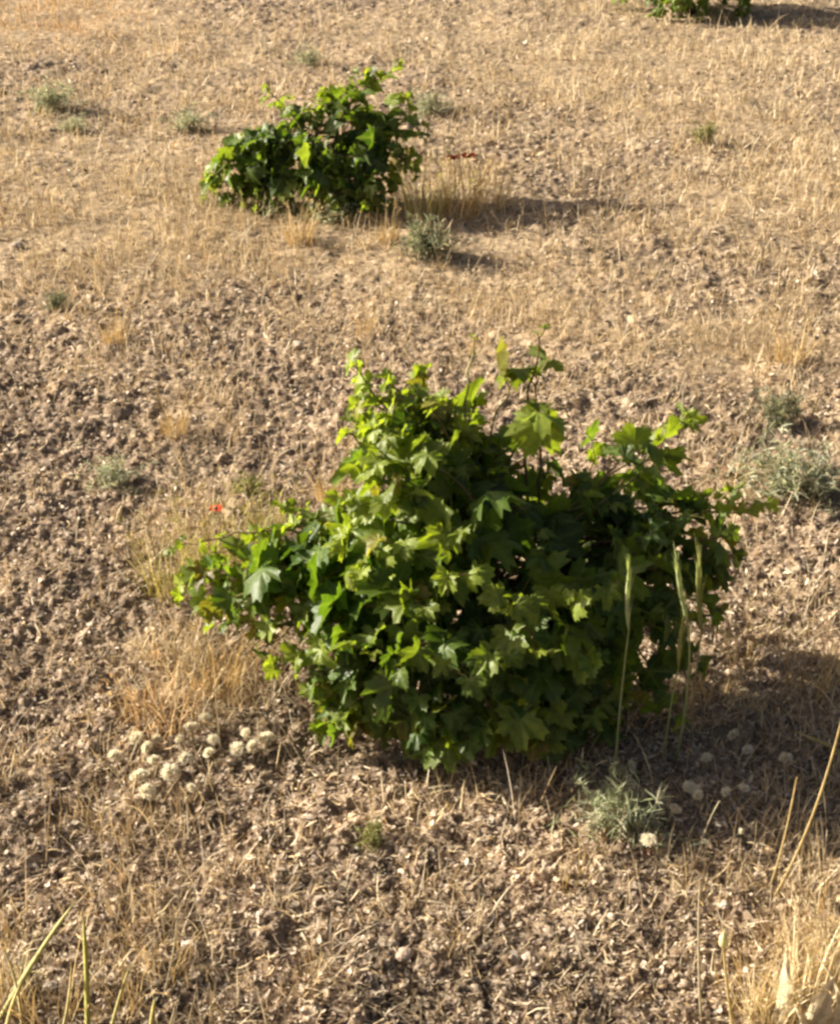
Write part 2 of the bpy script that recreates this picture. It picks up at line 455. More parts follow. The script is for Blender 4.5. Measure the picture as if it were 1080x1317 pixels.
mb = MB()
def clods(n, base, smin, smax, pal, y0, y1, sel):
    x, y = scatter(n, y0, y1); g = grassy(x, y); k = rng.random(len(x)) < sel(g); x = x[k]; y = y[k]; n = len(x)
    s = smin + (smax - smin) * rng.random(n) ** 2.5
    z = height(x, y) + s * 0.15; a = rng.random(n) * 2 * np.pi; ca, sa = np.cos(a), np.sin(a)
    var = [rocky(base, 50 + i, .55) * np.array([1, .8, .65]) for i in range(8)]; vi = rng.integers(0, 8, n)
    V = np.array(var)[vi] * s[:, None, None]
    X = V[..., 0] * ca[:, None] - V[..., 1] * sa[:, None] + x[:, None]; Yv = V[..., 0] * sa[:, None] + V[..., 1] * ca[:, None] + y[:, None]
    Z = V[..., 2] + z[:, None]; nv = V.shape[1]
    t = np.array(base[1])[None] + (np.arange(n) * nv)[:, None, None]
    mb.add(np.stack([X, Yv, Z], -1), None, t.reshape(-1, 3), c=np.repeat(pick(pal, n), nv, 0))
PAL_CLOD = [(0.25, 0.185, 0.132), (0.31, 0.24, 0.175), (0.38, 0.30, 0.225), (0.20, 0.148, 0.105), (0.40, 0.325, 0.25)]
clods(9000, ICO1, 0.003, 0.0105, PAL_CLOD, 1.32, 4.0, lambda g: 1.05 - 0.9 * g)
clods(8000, ICO0, 0.006, 0.015, PAL_CLOD, 3.6, 9.8, lambda g: 0.9 - 0.85 * g)
tag(mb.build('soil_clods', M_CLOD, smooth=False), 'crumbled brown clods and grit scattered over the soil', 'soil clods', kind='stuff')

# ------------------------------------------------------------------ vine leaf
def leaf_shape(nang, rings, depth, fold, cup, seed):
    """grape leaf in its own frame: petiole joint at the origin, tip along +y, face up +z"""
    r = np.random.default_rng(seed)
    th = np.linspace(-math.pi, math.pi, nang, endpoint=False) + math.pi / nang * 0
    lobes = [(0, 1.0), (R(54), 0.90), (-R(54), 0.90), (R(112), 0.66), (-R(112), 0.66)]
    lobes = [(a + r.normal(0, 0.05), l * (1 + r.normal(0, 0.06))) for a, l in lobes]
    rad = np.zeros(nang)
    for a, l in lobes:
        d = np.abs((th - a + math.pi) % (2 * math.pi) - math.pi)
        rad = np.maximum(rad, l * np.clip(1 - depth * (d / R(30)) ** 1.5, 0.0, 1))
    rad = np.maximum(rad, 0.46 * np.clip((math.pi - np.abs(th)) / 0.9, 0.18, 1))
    rad *= 1 + 0.085 * (((np.arange(nang) % 2) * 2) - 1)
    vein = np.zeros(nang)
    for a, l in lobes:
        d = np.abs((th - a + math.pi) % (2 * math.pi) - math.pi); vein[np.argmin(d)] = 1
    V = [(0, 0, 0)]; A = [1.0]
    for k in rings:
        x = np.sin(th) * rad * k; y = np.cos(th) * rad * k
        rr = np.hypot(x, y)
        z = fold * np.abs(x) ** 1.1 - cup * rr ** 2 - 0.18 * np.maximum(y, 0) ** 2 + 0.085 * np.sin(th * 5 + seed) * k * k + 0.055 * np.sin(th * 9 + 2 * seed) * k * k + 0.05 * r.normal(size=nang) * k * k
        z = z - 0.05 * vein * k
        V += list(zip(x, y, z)); A += list(vein * (1 - 0.6 * k))
    t = [(0, 1 + (i + 1) % nang, 1 + i) for i in range(nang)]; q = []
    for k in range(len(rings) - 1):
        a = 1 + k * nang; b = a + nang
        q += [(a + i, a + (i + 1) % nang, b + (i + 1) % nang, b + i) for i in range(nang)]
    return np.array(V), np.array(q), np.array(t), np.array(A)

LEAF_HI = [leaf_shape(44, (0.4, 0.75, 1.0), d, f, c, k) for d, f, c, k in
           ((0.36, 0.30, 0.30, 1), (0.48, 0.55, 0.20, 2), (0.30, 0.10, 0.50, 3), (0.52, 0.40, 0.15, 4), (0.40, -0.20, 0.45, 5), (0.44, 0.75, 0.4, 6), (0.34, 0.9, 0.1, 7), (0.42, 0.2, -0.25, 8))]
LEAF_LO = [leaf_shape(26, (0.55, 1.0), d, f, c, k) for d, f, c, k in
           ((0.36, 0.30, 0.30, 11), (0.48, 0.60, 0.20, 12), (0.30, 0.10, 0.5, 13), (0.40, -0.2, 0.4, 14), (0.42, 0.8, 0.2, 15))]

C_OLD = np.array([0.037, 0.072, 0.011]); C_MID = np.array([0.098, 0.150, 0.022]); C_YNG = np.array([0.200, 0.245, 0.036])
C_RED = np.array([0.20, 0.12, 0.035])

def grow_vine(name, label, base, tips, leafs, size, spacing, cat='grapevine', group='bush vines planted across the field', trunk_h=0.16, seed=1, sides=6, petrad=0.0012):
    r = np.random.default_rng(seed); base = np.asarray(base, float); base = np.array([base[0], base[1], float(height(np.array([base[0]]), np.array([base[1]]))[0])])
    root = empty(name, base); tag(root, label, cat, group)
    # gnarled trunk with short arms
    mb = MB(); n = 9
    tt = np.linspace(0, 1, n)
    pts = np.stack([0.03 * np.sin(tt * 4 + seed), 0.025 * np.cos(tt * 5), -0.02 + tt * (trunk_h + 0.02)], 1)
    tube(mb, pts, 0.032 + 0.012 * np.sin(tt * 9) ** 2 + 0.012 * (1 - tt), np.array([0.075, 0.052, 0.038]), 9)
    heads = []
    for k in range(5):
        a = k * 2 * math.pi / 5 + r.normal(0, 0.3); e = np.array([math.cos(a) * 0.085, math.sin(a) * 0.075, trunk_h + 0.05 + 0.03 * r.random()])
        p0 = pts[-2]; tube(mb, bez(p0, (p0 + e) / 2 + np.array([0, 0, -0.01]), e, 6), np.linspace(0.024, 0.016, 6) + 0.003 * r.random(6), np.array([0.085, 0.058, 0.042]), 7)
        heads.append(e)
    mb.build('trunk', M_BARK, root)
    ctr = np.array([0, 0, trunk_h + 0.02])
    for tip, lsc, young, *rest in tips:
        bare = rest[0] if rest else 0.22
        tip = np.asarray(tip, float) - base
        tip[2] = max(tip[2], 0.02)
        out = tip - ctr; k = int(np.argmax([np.dot(out[:2], h[:2]) for h in heads])) if r.random() < 0.75 else r.integers(0, 5)
        p0 = heads[k]; Ln = np.linalg.norm(tip - p0)
        c = p0 * 0.45 + tip * 0.55; c[2] = 0.35 * p0[2] + 0.65 * max(tip[2], p0[2]) + (0.16 * Ln if tip[2] < p0[2] + 0.1 else -0.05 * Ln); c[:2] += r.normal(0, 0.04, 2)
        m = max(8, int(Ln / 0.025)); P = bez(p0, c, tip, m)
        P[1:-1] += r.normal(0, 0.0025, (m - 2, 3))
        tt = np.linspace(0, 1, m)[:, None]
        cane = np.array([0.16, 0.09, 0.05]) * (1 - tt) + np.array([0.20, 0.20, 0.055]) * tt if r.random() < 0.6 else np.array([0.10, 0.055, 0.032]) * (1 - tt) + np.array([0.17, 0.11, 0.045]) * tt
        sm = MB(); tube(sm, P, np.linspace(0.0042, 0.0016, m) * size / 0.07, cane, sides)
        lm = MB(); T = nrm(np.gradient(P, axis=0))
        cum = np.concatenate([[0], np.cumsum(np.linalg.norm(np.diff(P, axis=0), axis=1))]); tot = cum[-1]
        s = tot * bare + r.random() * spacing * (1 if bare < .5 else .2); flip = 1; first = True
        while s < tot + spacing * 0.8:
            f = min(s / tot, 1.0)
            i = min(np.searchsorted(cum, min(s, tot - 1e-6)), m - 1)
            p = P[i]; tg = T[i]
            outw = p - ctr; outw[2] *= 0.5; outw = outw / (np.linalg.norm(outw) + 1e-6)
            sd = np.cross(tg, [0, 0, 1.0]) + 1e-3; sd /= np.linalg.norm(sd)
            pd = sd * flip * 0.9 + outw * 0.45 + np.array([0, 0, 0.35]) + tg * 0.45 + r.normal(0, 0.35, 3); pd /= np.linalg.norm(pd)
            old = 1 - f
            sc = size * lsc * (0.38 + 0.62 * min(1, old * 2.2 + 0.12 + (1 if bare > .5 else 0))) * (0.75 + 0.45 * r.random())
            pl = sc * (0.55 + 0.7 * r.random())
            q = p + pd * pl; q[2] = max(q[2], sc * 0.25)
            tube(sm, bez(p, p + pd * pl * 0.5 + np.array([0, 0, 0.15 * pl]), q, 4), petrad, np.array([0.19, 0.17, 0.055]) if r.random() < .6 else np.array([0.2, 0.10, 0.05]), 4)
            N = 0.62 * np.array([0, 0, 1.0]) + 0.50 * outw + 0.22 * SUN + r.normal(0, 0.60, 3); N /= np.linalg.norm(N)
            D = 0.8 * pd + 0.4 * outw + np.array([0, 0, -0.75]) + r.normal(0, 0.3, 3); D = D - N * np.dot(D, N); D /= np.linalg.norm(D)
            Sx = np.cross(D, N)
            V, qf, tf, A = leafs[r.integers(0, len(leafs))]
            ww = V * np.array([1, 1, 0.5 + 0.9 * r.random()]) * sc
            ww = ww[:, 0:1] * Sx + ww[:, 1:2] * D + ww[:, 2:3] * N + q
            ww[:, 2] = np.maximum(ww[:, 2], 0.008)
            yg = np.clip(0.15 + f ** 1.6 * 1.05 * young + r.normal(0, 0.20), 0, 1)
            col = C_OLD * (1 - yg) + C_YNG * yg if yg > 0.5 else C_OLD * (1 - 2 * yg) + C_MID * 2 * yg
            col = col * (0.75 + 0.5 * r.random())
            if f > 0.85 and r.random() < 0.10: col = 0.5 * col + 0.5 * C_RED
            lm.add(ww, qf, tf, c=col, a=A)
            flip = -flip; s += spacing * (0.7 + 0.6 * r.random()) * (1 if f < 0.8 else 0.6)
        so = sm.build('shoot', M_CANE, root)
        lm.build('leaves', M_LEAF, so)
    return root

# the big vine in the middle of the picture -------------------------------------------------
def tips_px(rows, cy):
    return [(at_y(u, v, cy + dy), *e) for (u, v, dy, *e) in rows]
MY = VY
main_rows = [
 # upper left hump
 (462, 478, .10, .75, .9), (505, 498, .05, .85, .8), (545, 492, .12, .8, .8), (455, 560, .0, .85, .7), (470, 610, -.08, .9, .7), (585, 525, .14, .9, .6), (520, 560, -.05, .95, .6), (480, 520, .15, .8, .8), (555, 590, -.10, 1.0, .5), (500, 640, -.15, 1.0, .6), (610, 560, .15, .95, .5),
 # tall thin shoots
 (700, 425, .12, .22, 1.0, .93), (655, 500, .10, .95, .3, .97), (688, 498, .14, .85, .5, .97), (680, 558, .05, .95, .6, .95), (610, 440, .15, .15, .6, .9),
 (465, 530, .0, .85, .9), (490, 560, -.08, .9, .9), (530, 530, .05, .95, .6), (560, 560, .08, 1.0, .4), (500, 600, -.12, 1.0, .8), (535, 640, -.14, 1.0, .5), (465, 650, -.12, .9, .9), (590, 610, .02, 1.0, .3), (545, 520, .15, .9, .7), (575, 545, .1, 1.0, .5), (600, 580, .05, 1.0, .4), (560, 530, .05, .95, .7), (520, 520, .1, .95, .7), (480, 580, .08, .95, .6),
 (258, 742, .0, 1.0, .3), (275, 775, -.05, 1.0, .3), (302, 765, .02, 1.0, .3), (325, 790, -.05, 1.0, .3), (295, 738, .06, 1.0, .5), (352, 765, -.05, 1.0, .4), (372, 805, -.12, 1.0, .4), (395, 840, -.16, 1.0, .4), (405, 750, .0, 1.0, .4),
 # top of the mass
 (640, 610, .12, 1.0, .3), (700, 620, .15, 1.0, .3), (765, 590, .18, 1.0, .4), (745, 640, .05, 1.0, .3), (660, 660, -.05, 1.0, .4), (600, 640, 0, 1.0, .4),
 # right
 (815, 592, .12, .9, .3, .95), (838, 600, .10, .85, .5, .95), (872, 552, .18, .6, .9, .95), (850, 562, .2, .6, .9, .95), (790, 600, .1, 1.0, .4), (880, 650, .12, 1.0, .4), (945, 660, .10, .95, .6), (985, 650, .16, .7, .9), (935, 715, .02, 1.0, .5), (905, 780, -.04, .95, .4), (890, 850, -.08, .95, .3), (860, 905, -.12, .9, .3), (830, 690, -.05, 1.0, .4), (810, 620, .10, 1.0, .4), (835, 790, -.14, 1.0, .3), (800, 860, -.2, .95, .3), (860, 730, -.05, .95, .4),
 # left arm
 (225, 705, .10, .3, 1.0, .8), (248, 755, .03, 1.0, .5), (285, 800, -.04, 1.0, .5), (335, 690, .12, .8, 1.0), (395, 665, .14, .75, .9), (315, 745, .05, .9, .8), (345, 830, -.10, .95, .4), (385, 760, 0, 1.0, .5), (420, 690, .05, .85, .9), (430, 790, -.1, 1.0, .5),
 # front
 (362, 856, -.16, .8, 1.0), (405, 887, -.19, .9, .4), (470, 902, -.22, .95, .3), (530, 922, -.25, 1.0, .2), (590, 940, -.27, 1.0, .2), (640, 927, -.27, 1.0, .2), (700, 917, -.26, 1.0, .3), (760, 907, -.24, .95, .3), (820, 897, -.2, .9, .3),
 (470, 836, -.24, 1.0, .6), (520, 856, -.28, 1.0, .3), (590, 866, -.30, 1.05, .2), (650, 846, -.30, 1.0, .5), (690, 836, -.3, .95, .9), (740, 770, -.26, .85, .9), (660, 780, -.28, .9, .9), (590, 740, -.26, .9, .9), (540, 780, -.27, 1.0, .6), (470, 740, -.2, .95, 1.0), (455, 690, -.14, .9, 1.0), (510, 700, -.2, .95, .7), (580, 690, -.2, .95, .6), (700, 700, -.14, 1.0, .3), (780, 760, -.22, .95, .4), (760, 840, -.27, 1.0, .4), (420, 836, -.2, .95, .5),
]
fr = np.random.default_rng(77); fill = []
for k in range(30):
    u = 395 + 380 * fr.random(); lo = 914 + 44 * math.sin((u - 395) / 440 * math.pi)
    fill.append((at_y(u, lo - 45 * fr.random(), VY - .10 - .13 * math.sin((u - 395) / 440 * math.pi) - .05 * fr.random()), 1.0, .3))
for (u, v) in ((520, 520), (555, 515), (585, 545), (610, 575), (570, 580), (500, 540), (640, 600), (540, 560), (480, 545), (605, 610)):
    fill.append((at_y(u, v + 8, VY + .14 * fr.random()), .95, .6))
for (u, v) in ((930, 690), (920, 740), (900, 720), (880, 700), (885, 800)):
    fill.append((at_y(u, v, VY - .05 + .12 * fr.random()), .95, .4))
for k in range(12):
    a = fr.random() * 2 * math.pi; q = 0.45 + .5 * fr.random(); z = .05 + .27 * fr.random()
    fill.append((np.array([VX + .03 + math.cos(a) * q * .36, VY + math.sin(a) * q * .27, z]), 1.0, .25))
main = grow_vine('grapevine', 'large leafy green grapevine bush sprawling in the middle of the field', on_ground(640, 885), tips_px(main_rows, MY) + fill, LEAF_HI, 0.060, 0.042, seed=4)

# second vine
SY = on_ground(425, 258)[1]
def jitter(tips, n, sd, seed, drop=.04):
    r = np.random.default_rng(seed); out = list(tips)
    for k in range(n):
        t = tips[r.integers(0, len(tips))]; out.append((np.asarray(t[0]) + r.normal(0, sd, 3) - np.array([0, 0, drop]), .95, t[2] * .7))
    return out
second_rows = [
 (345, 125, .0, .6, 1.0, .6), (368, 135, .05, .6, .9, .6), (300, 200, -.05, .7, .9), (285, 232, -.05, .8, .6), (312, 250, -.1, .9, .4), (350, 262, -.15, .95, .4), (400, 270, -.18, .95, .3), (445, 268, -.19, .95, .3), (485, 260, -.16, .95, .2),
 (425, 122, .1, .9, .9), (405, 155, .0, .9, .9), (440, 130, .05, .95, .8), (488, 102, .1, .7, 1.0), (505, 112, .1, .8, .9), (522, 128, .12, .85, .8), (528, 158, .05, .9, .7), (512, 195, -.05, 1.0, .3), (500, 228, -.1, .95, .2),
 (470, 140, .1, 1.0, .4), (455, 165, .0, 1.0, .4), (490, 165, .05, 1.0, .3), (470, 190, -.05, 1.0, .3), (440, 185, -.08, 1.0, .6), (420, 165, -.02, .95, .9), (500, 140, .08, .95, .6), (380, 200, -.1, .9, .8), (350, 210, -.05, .9, .7), (420, 195, -.12, .95, .9), (460, 215, -.1, 1.0, .2), (430, 230, -.18, 1.0, .3), (385, 235, -.16, 1.0, .4), (470, 240, -.17, 1.0, .1), (335, 230, -.08, .9, .5), (310, 222, 0, .85, .7), (490, 190, 0, 1.0, .3)]
def jitter(tips, n, sd, seed, drop=.04):
    r = np.random.default_rng(seed); out = list(tips)
    for k in range(n):
        t = tips[r.integers(0, len(tips))]; out.append((np.asarray(t[0]) + r.normal(0, sd, 3) - np.array([0, 0, drop]), .95, t[2] * .7))
    return out
second_rows = [
 (345, 118, .0, .7, 1.0), (372, 128, .05, .7, .8), (302, 190, -.05, .8, .9), (278, 232, -.05, .9, .6), (310, 250, -.1, .95, .4), (350, 262, -.16, 1.0, .4), (400, 270, -.2, 1.0, .3), (445, 272, -.22, 1.0, .3), (490, 265, -.18, .95, .3),
 (425, 118, .1, .9, .8), (400, 150, .0, .95, .8), (440, 140, .05, 1.0, .6), (485, 98, .1, .8, 1.0), (520, 125, .12, .9, .6), (530, 160, .05, .9, .6), (515, 205, -.05, 1.0, .4), (500, 235, -.1, .95, .3),
 (470, 150, .1, 1.0, .4), (380, 190, -.1, 1.0, .7), (350, 205, -.05, .95, .6), (420, 190, -.12, 1.0, .7), (460, 200, -.1, 1.05, .3), (430, 230, -.2, 1.0, .4), (385, 235, -.18, 1.0, .4), (470, 240, -.2, 1.0, .2), (335, 225, -.08, .95, .5), (300, 215, 0, .9, .7), (490, 175, 0, 1.0, .4)]
SEC = tips_px([(*q[:4], min(1, q[4] + .2), *q[5:]) for q in second_rows], SY)
grow_vine('grapevine', 'medium green grapevine standing behind the large one with long shadow to its right', on_ground(425, 258), SEC + jitter([t for t, q in zip(SEC, second_rows) if q[0] >= 395], 34, .025, 3, .02)[28:] + jitter([t for t, q in zip(SEC, second_rows) if q[0] < 400 and q[1] > 215], 12, .02, 5, .03)[7:] + [(at_y(u, v, SY + d), .95, .5) for (u, v, d) in ((360, 200, 0), (375, 215, -.05), (395, 225, -.1), (410, 240, -.14), (365, 235, -.12), (390, 250, -.17), (415, 210, -.1), (340, 245, -.12), (405, 175, .02), (385, 180, .02), (440, 250, -.17), (410, 260, -.2), (350, 220, -.04), (430, 215, -.14), (395, 165, 0), (380, 162, .03), (410, 150, .04), (368, 178, 0), (400, 182, -.04), (415, 140, .06), (392, 190, -.06), (355, 190, 0), (292, 250, -.04), (305, 262, -.08), (325, 270, -.12), (345, 272, -.13), (372, 280, -.17), (400, 284, -.2), (320, 255, -.05), (360, 268, -.12), (425, 284, -.21), (455, 282, -.2), (480, 276, -.18))], LEAF_LO, 0.054, 0.034, seed=9, trunk_h=0.13, sides=4)

# third vine, cut by the top of the picture
b3 = on_ground(880, 17); r3 = np.random.default_rng(31); t3 = []
for k in range(60):
    a = r3.random() * 2 * math.pi; e = r3.random() ** 1.2
    rr = 0.19 + 0.18 * r3.random(); z = 0.02 + 0.40 * e
    rr *= math.sqrt(max(0.15, 1 - (e - 0.25) ** 2 * 1.2))
    t3.append((b3 + np.array([math.cos(a) * rr, math.sin(a) * rr, z]), 0.95, 0.3 + 0.5 * e))
grow_vine('grapevine', 'small dark green grapevine cut off by the top edge of the photo', b3, t3, LEAF_LO, 0.062, 0.04, seed=21, trunk_h=0.13, sides=4)

# ------------------------------------------------------------------ silvery herbs
def gz(p):
    return np.array([p[0], p[1], float(height(np.array([p[0]]), np.array([p[1]]))[0])])

def silver_mesh(seed, nst, ht, spread, pal, wd=0.0022):
    r = np.random.default_rng(seed); mb = MB(); st = MB()
    for k in range(nst):
        a = r.random() * 2 * math.pi; le = abs(r.normal(0, spread)); ln = ht * (0.5 + 0.6 * r.random())
        p0 = np.array([r.normal(0, 0.18) * ht, r.normal(0, 0.18) * ht, -0.005])
        d = np.array([math.cos(a) * math.sin(le), math.sin(a) * math.sin(le), math.cos(le)])
        e = p0 + d * ln; c = p0 + np.array([d[0] * 0.3, d[1] * 0.3, 0.6]) * ln
        P = bez(p0, c, e, 6); tube(st, P, np.linspace(0.0012, 0.0006, 6), np.array(pal[0]) * 0.8, 3)
        # narrow leaves along the stem
        nl = 12; t = 0.25 + 0.75 * r.random(nl)
        B = (1 - t)[:, None] ** 2 * p0 + 2 * (t * (1 - t))[:, None] * c + (t * t)[:, None] * e
        D = nrm(r.normal(0, 1, (nl, 3)) + np.array([0, 0, 0.8])); l = 0.2 * ht * (0.6 + 0.8 * r.random(nl))
        PP = B[:, None] + D[:, None] * (np.linspace(0, 1, 3)[None, :, None] * l[:, None, None]); PP[:, 2, 2] -= 0.15 * l
        sd = nrm(np.cross(D, r.normal(0, 1, (nl, 3))))
        col = np.array(pal)[r.integers(0, len(pal), nl)] * (0.75 + 0.5 * r.random((nl, 1)))
        strips(mb, PP, sd[:, None] * (np.array([0.7, 1.0, 0.3])[None, :, None] * wd), col)
    return mb.mesh('leaves', M_SILVER), st.mesh('stems', M_SILVER)
PAL_SIL = [(0.38, 0.39, 0.28), (0.45, 0.45, 0.33), (0.30, 0.32, 0.21), (0.50, 0.43, 0.30)]
PAL_SIL2 = [(0.20, 0.21, 0.14), (0.26, 0.27, 0.18), (0.16, 0.17, 0.10), (0.36, 0.31, 0.20)]
SIL = [silver_mesh(3, 75, 0.12, 0.65, [(0.34, 0.36, 0.24), (0.42, 0.42, 0.29), (0.26, 0.29, 0.17), (0.50, 0.44, 0.31)], 0.0013), silver_mesh(4, 50, 0.125, 0.85, PAL_SIL, 0.0020), silver_mesh(5, 60, 0.13, 0.55, PAL_SIL2, 0.0022), silver_mesh(6, 45, 0.10, 0.9, [(0.22, 0.23, 0.08), (0.28, 0.28, 0.11), (0.34, 0.29, 0.14)], 0.0016)]
def herb(label, u, v, kind, sc, rz=0.0):
    o = empty('silvery_herb', gz(on_ground(u, v)), rz); o.scale = (sc, sc, sc * (.75 if kind == 1 else .9))
    tag(o, label, 'herb', 'silvery herbs dotted over the field')
    for nm, me in zip(('leaves', 'stems'), SIL[kind]):
        c = bpy.data.objects.new(nm, me); COL.objects.link(c); c.parent = o
herb('large pale silvery herb at the far left of the field', 68, 143, 1, 1.35)
herb('low silvery herb just below and right of the large pale one', 95, 168, 1, .8, 1)
herb('pale silvery herb between the far left herb and the medium vine', 242, 165, 1, 1.0, 2)
herb('small faded silvery herb standing behind the medium vine', 396, 82, 1, .9, 3)
herb('grey-green herb beside the upper right side of the medium vine', 552, 152, 1, 1.1, 4)
herb('dark grey-green herb in front of the medium vine', 548, 333, 2, 1.15, 5)
herb('faint greenish herb alone on the straw right of the medium vine', 905, 186, 3, .9, 1)
herb('broad grey-green herb right of the large vine', 1000, 640, 1, 1.35, 2.4)
herb('dark top of grey herbs right of the large vine, rearmost of the three', 1000, 552, 2, .8, 3.1)
herb('grey-green herb at the right edge beside the large vine', 1045, 645, 1, 1.05, 4.4)
herb('small faded grey herb on bare clods left of the large vine', 148, 628, 1, .75, 5.2)
herb('grey silvery herb in front of the large vine beside white seed heads', 795, 1072, 0, 1.0, 0.6)
herb('tiny green herb on the bare soil in front of the large vine', 478, 1088, 3, .45, 1.7)
herb('dark grey herb on clods left of the medium vine', 75, 395, 2, .5, 2.2)
herb('silvery herb at the foot of the medium vine', 425, 287, 1, 1.0, 2.9)
herb('greenish yellow herb behind left arm of the large vine', 320, 640, 3, .55, 0.4)

# ------------------------------------------------------------------ dry grass tufts
def tuft_mesh(seed, n, ht, pal, lean, wd, rad):
    r = np.random.default_rng(seed); mb = MB()
    a = r.random(n) * 2 * np.pi; rr = rad * np.sqrt(r.random(n)); x = np.cos(a) * rr; y = np.sin(a) * rr
    ln = ht * (0.35 + 0.75 * r.random(n) ** 1.3); hd = a + r.normal(0, 0.8, n); le = np.abs(r.normal(0, lean, n)); bd = np.abs(r.normal(0.3, 0.5, n))
    t = np.linspace(0, 1, 6); ang = le[:, None] + bd[:, None] * t[None] ** 2; st = np.diff(t, prepend=0)[None] * ln[:, None]
    hr = np.cumsum(np.sin(ang) * st, 1); vz = np.cumsum(np.cos(ang) * st, 1) - 0.006
    P = np.stack([x[:, None] + np.cos(hd)[:, None] * hr, y[:, None] + np.sin(hd)[:, None] * hr, vz], -1)
    wa = r.random(n) * np.pi; side = np.stack([np.cos(wa), np.sin(wa), 0 * wa], 1)
    w = wd * (0.5 + 0.9 * r.random(n))
    prof = np.array([1, 1, .95, .8, .55, .15])
    c = np.array(pal)[r.integers(0, len(pal), n)] * (0.75 + 0.5 * r.random((n, 1)))
    strips(mb, P, side[:, None] * prof[None, :, None] * w[:, None, None] * 0.5, c)
    # loose seed heads on the taller stems
    k = np.argsort(-ln)[: n // 5]; m = 5
    tipp = np.repeat(P[k, -1], m, 0) + r.normal(0, 0.006, (len(k) * m, 3)); D = nrm(np.repeat(P[k, -1] - P[k, -2], m, 0) * 60 + r.normal(0, 0.6, (len(k) * m, 3)))
    PP = tipp[:, None] + D[:, None] * (np.array([-.5, 0, .5])[None, :, None] * 0.011)
    sd = nrm(np.cross(D, r.normal(0, 1, D.shape)))
    strips(mb, PP, sd[:, None] * np.array([.6, 1, .2])[None, :, None] * 0.0014, np.repeat(c[k] * 1.1, m, 0))
    return mb.mesh('dry_grass_tuft', M_STRAW)
PG = [(0.56, 0.41, 0.18), (0.62, 0.48, 0.25), (0.48, 0.34, 0.15), (0.40, 0.28, 0.13)]
PO = [(0.52, 0.34, 0.17), (0.56, 0.39, 0.21), (0.46, 0.29, 0.14), (0.54, 0.42, 0.24)]
PY = [(0.38, 0.34, 0.10), (0.46, 0.40, 0.15), (0.30, 0.29, 0.08), (0.55, 0.44, 0.2)]
TUFT = {'gold': tuft_mesh(1, 90, 0.17, PG, 0.3, 0.0026, 0.05), 'orange': tuft_mesh(2, 130, 0.11, PO, 0.5, 0.0026, 0.06), 'green': tuft_mesh(3, 110, 0.19, PY, 0.28, 0.0024, 0.055), 'sparse': tuft_mesh(4, 34, 0.2, PG, 0.3, 0.0022, 0.05), 'pale': tuft_mesh(5, 160, 0.22, [(0.72, 0.62, 0.40), (0.64, 0.54, 0.32), (0.54, 0.43, 0.25)], 0.32, 0.0034, 0.07)}
def tuft(label, u, v, kind, sc, rz=0.0):
    o = bpy.data.objects.new('dry_grass_tuft', TUFT[kind]); COL.objects.link(o); o.location = gz(on_ground(u, v)); o.scale = (sc,) * 3; o.rotation_euler = (0, 0, rz)
    tag(o, label, 'grass tuft', 'tufts of dry grass')
tuft('rusty orange dead grass tuft beside the white seed heads', 205, 930, 'orange', 1.1)
tuft('tan dead grass tuft under the left arm of the large vine', 285, 890, 'gold', .7, 1)
tuft('yellow-green dry grass tuft at the tip of the left vine arm', 225, 765, 'green', .95, 2)
tuft('yellow-green grass around the lone poppy left of the large vine', 285, 740, 'green', 1.0, 3)
tuft('straw tuft behind the left arm of the large vine near its hump', 425, 650, 'gold', .6, 4)
tuft('yellow tuft above the left arm of the large vine', 350, 690, 'green', .7, 5)
tuft('golden grass tuft at the right foot of the medium vine', 545, 285, 'green', 1.2, 1.4)
tuft('thin brown grass tuft below the pair of poppies', 590, 280, 'gold', 1.3, .5)
tuft('golden tuft in front of the left half of the medium vine', 385, 312, 'gold', .9, .2)
tuft('golden tuft left of the dark grey herb', 500, 310, 'gold', .7, 2.2)
tuft('sparse straw tuft in the shade at the right edge', 1035, 905, 'sparse', .9, 2.6)
tuft('sparse grass tuft in the shadow right of the large vine', 950, 860, 'sparse', .7, .9)
tuft('pale golden grass clump filling the bottom right corner', 1040, 1300, 'pale', .68, 0)
tuft('golden grass clump above the pale one in the lower right', 1045, 1190, 'sparse', .75, 1.1)
tuft('thin golden tuft left of the bottom right clump', 960, 1290, 'sparse', .8, 1.9)
tuft('dense pale straw tuft at the right edge of the bottom corner clump', 1075, 1270, 'pale', .6, 1.5)
tuft('thin straw tuft between the yellow blades in the lower left', 70, 1325, 'sparse', .8, .7)
tuft('thin straw tuft right of the olive blade at the bottom left', 155, 1318, 'sparse', .7, 4)
tuft('small dry tuft on the left edge above the bottom left corner', 12, 1215, 'sparse', .55, 5)
tuft('sparse dry stems in the shade just right of the seed stalk trio', 915, 900, 'sparse', .75, .3)
tuft('sparse dry stems in the shade at the far right, above the leaning stalk', 1068, 860, 'sparse', .7, 3.3)
tuft('golden tuft on the straw band left of the dark grey herb in mid field', 150, 445, 'gold', .7, 2)
tuft('wispy golden tuft above the hump of the large vine', 470, 430, 'sparse', .8, 1)
tuft('golden tuft at the right edge above the grey herbs', 1015, 470, 'gold', .8, 3)
tuft('tall loose brown tuft right under the pair of poppies', 625, 270, 'sparse', 1.4, 2)
tuft('pale straw tuft at the left foot of the bottom right corner clump', 985, 1322, 'pale', .5, 2.2)
tuft('yellowish tuft in the bottom left corner', 8, 1300, 'pale', .5, 2)
tuft('thin straw tuft standing on soil in the lower left', 215, 1262, 'sparse', .6, 3)
tuft('thin straw tuft on soil below the grey silvery herb', 735, 1140, 'sparse', .55, 1)
tuft('golden tuft standing left of the medium vine on clods', 225, 560, 'gold', .6, 1.2)

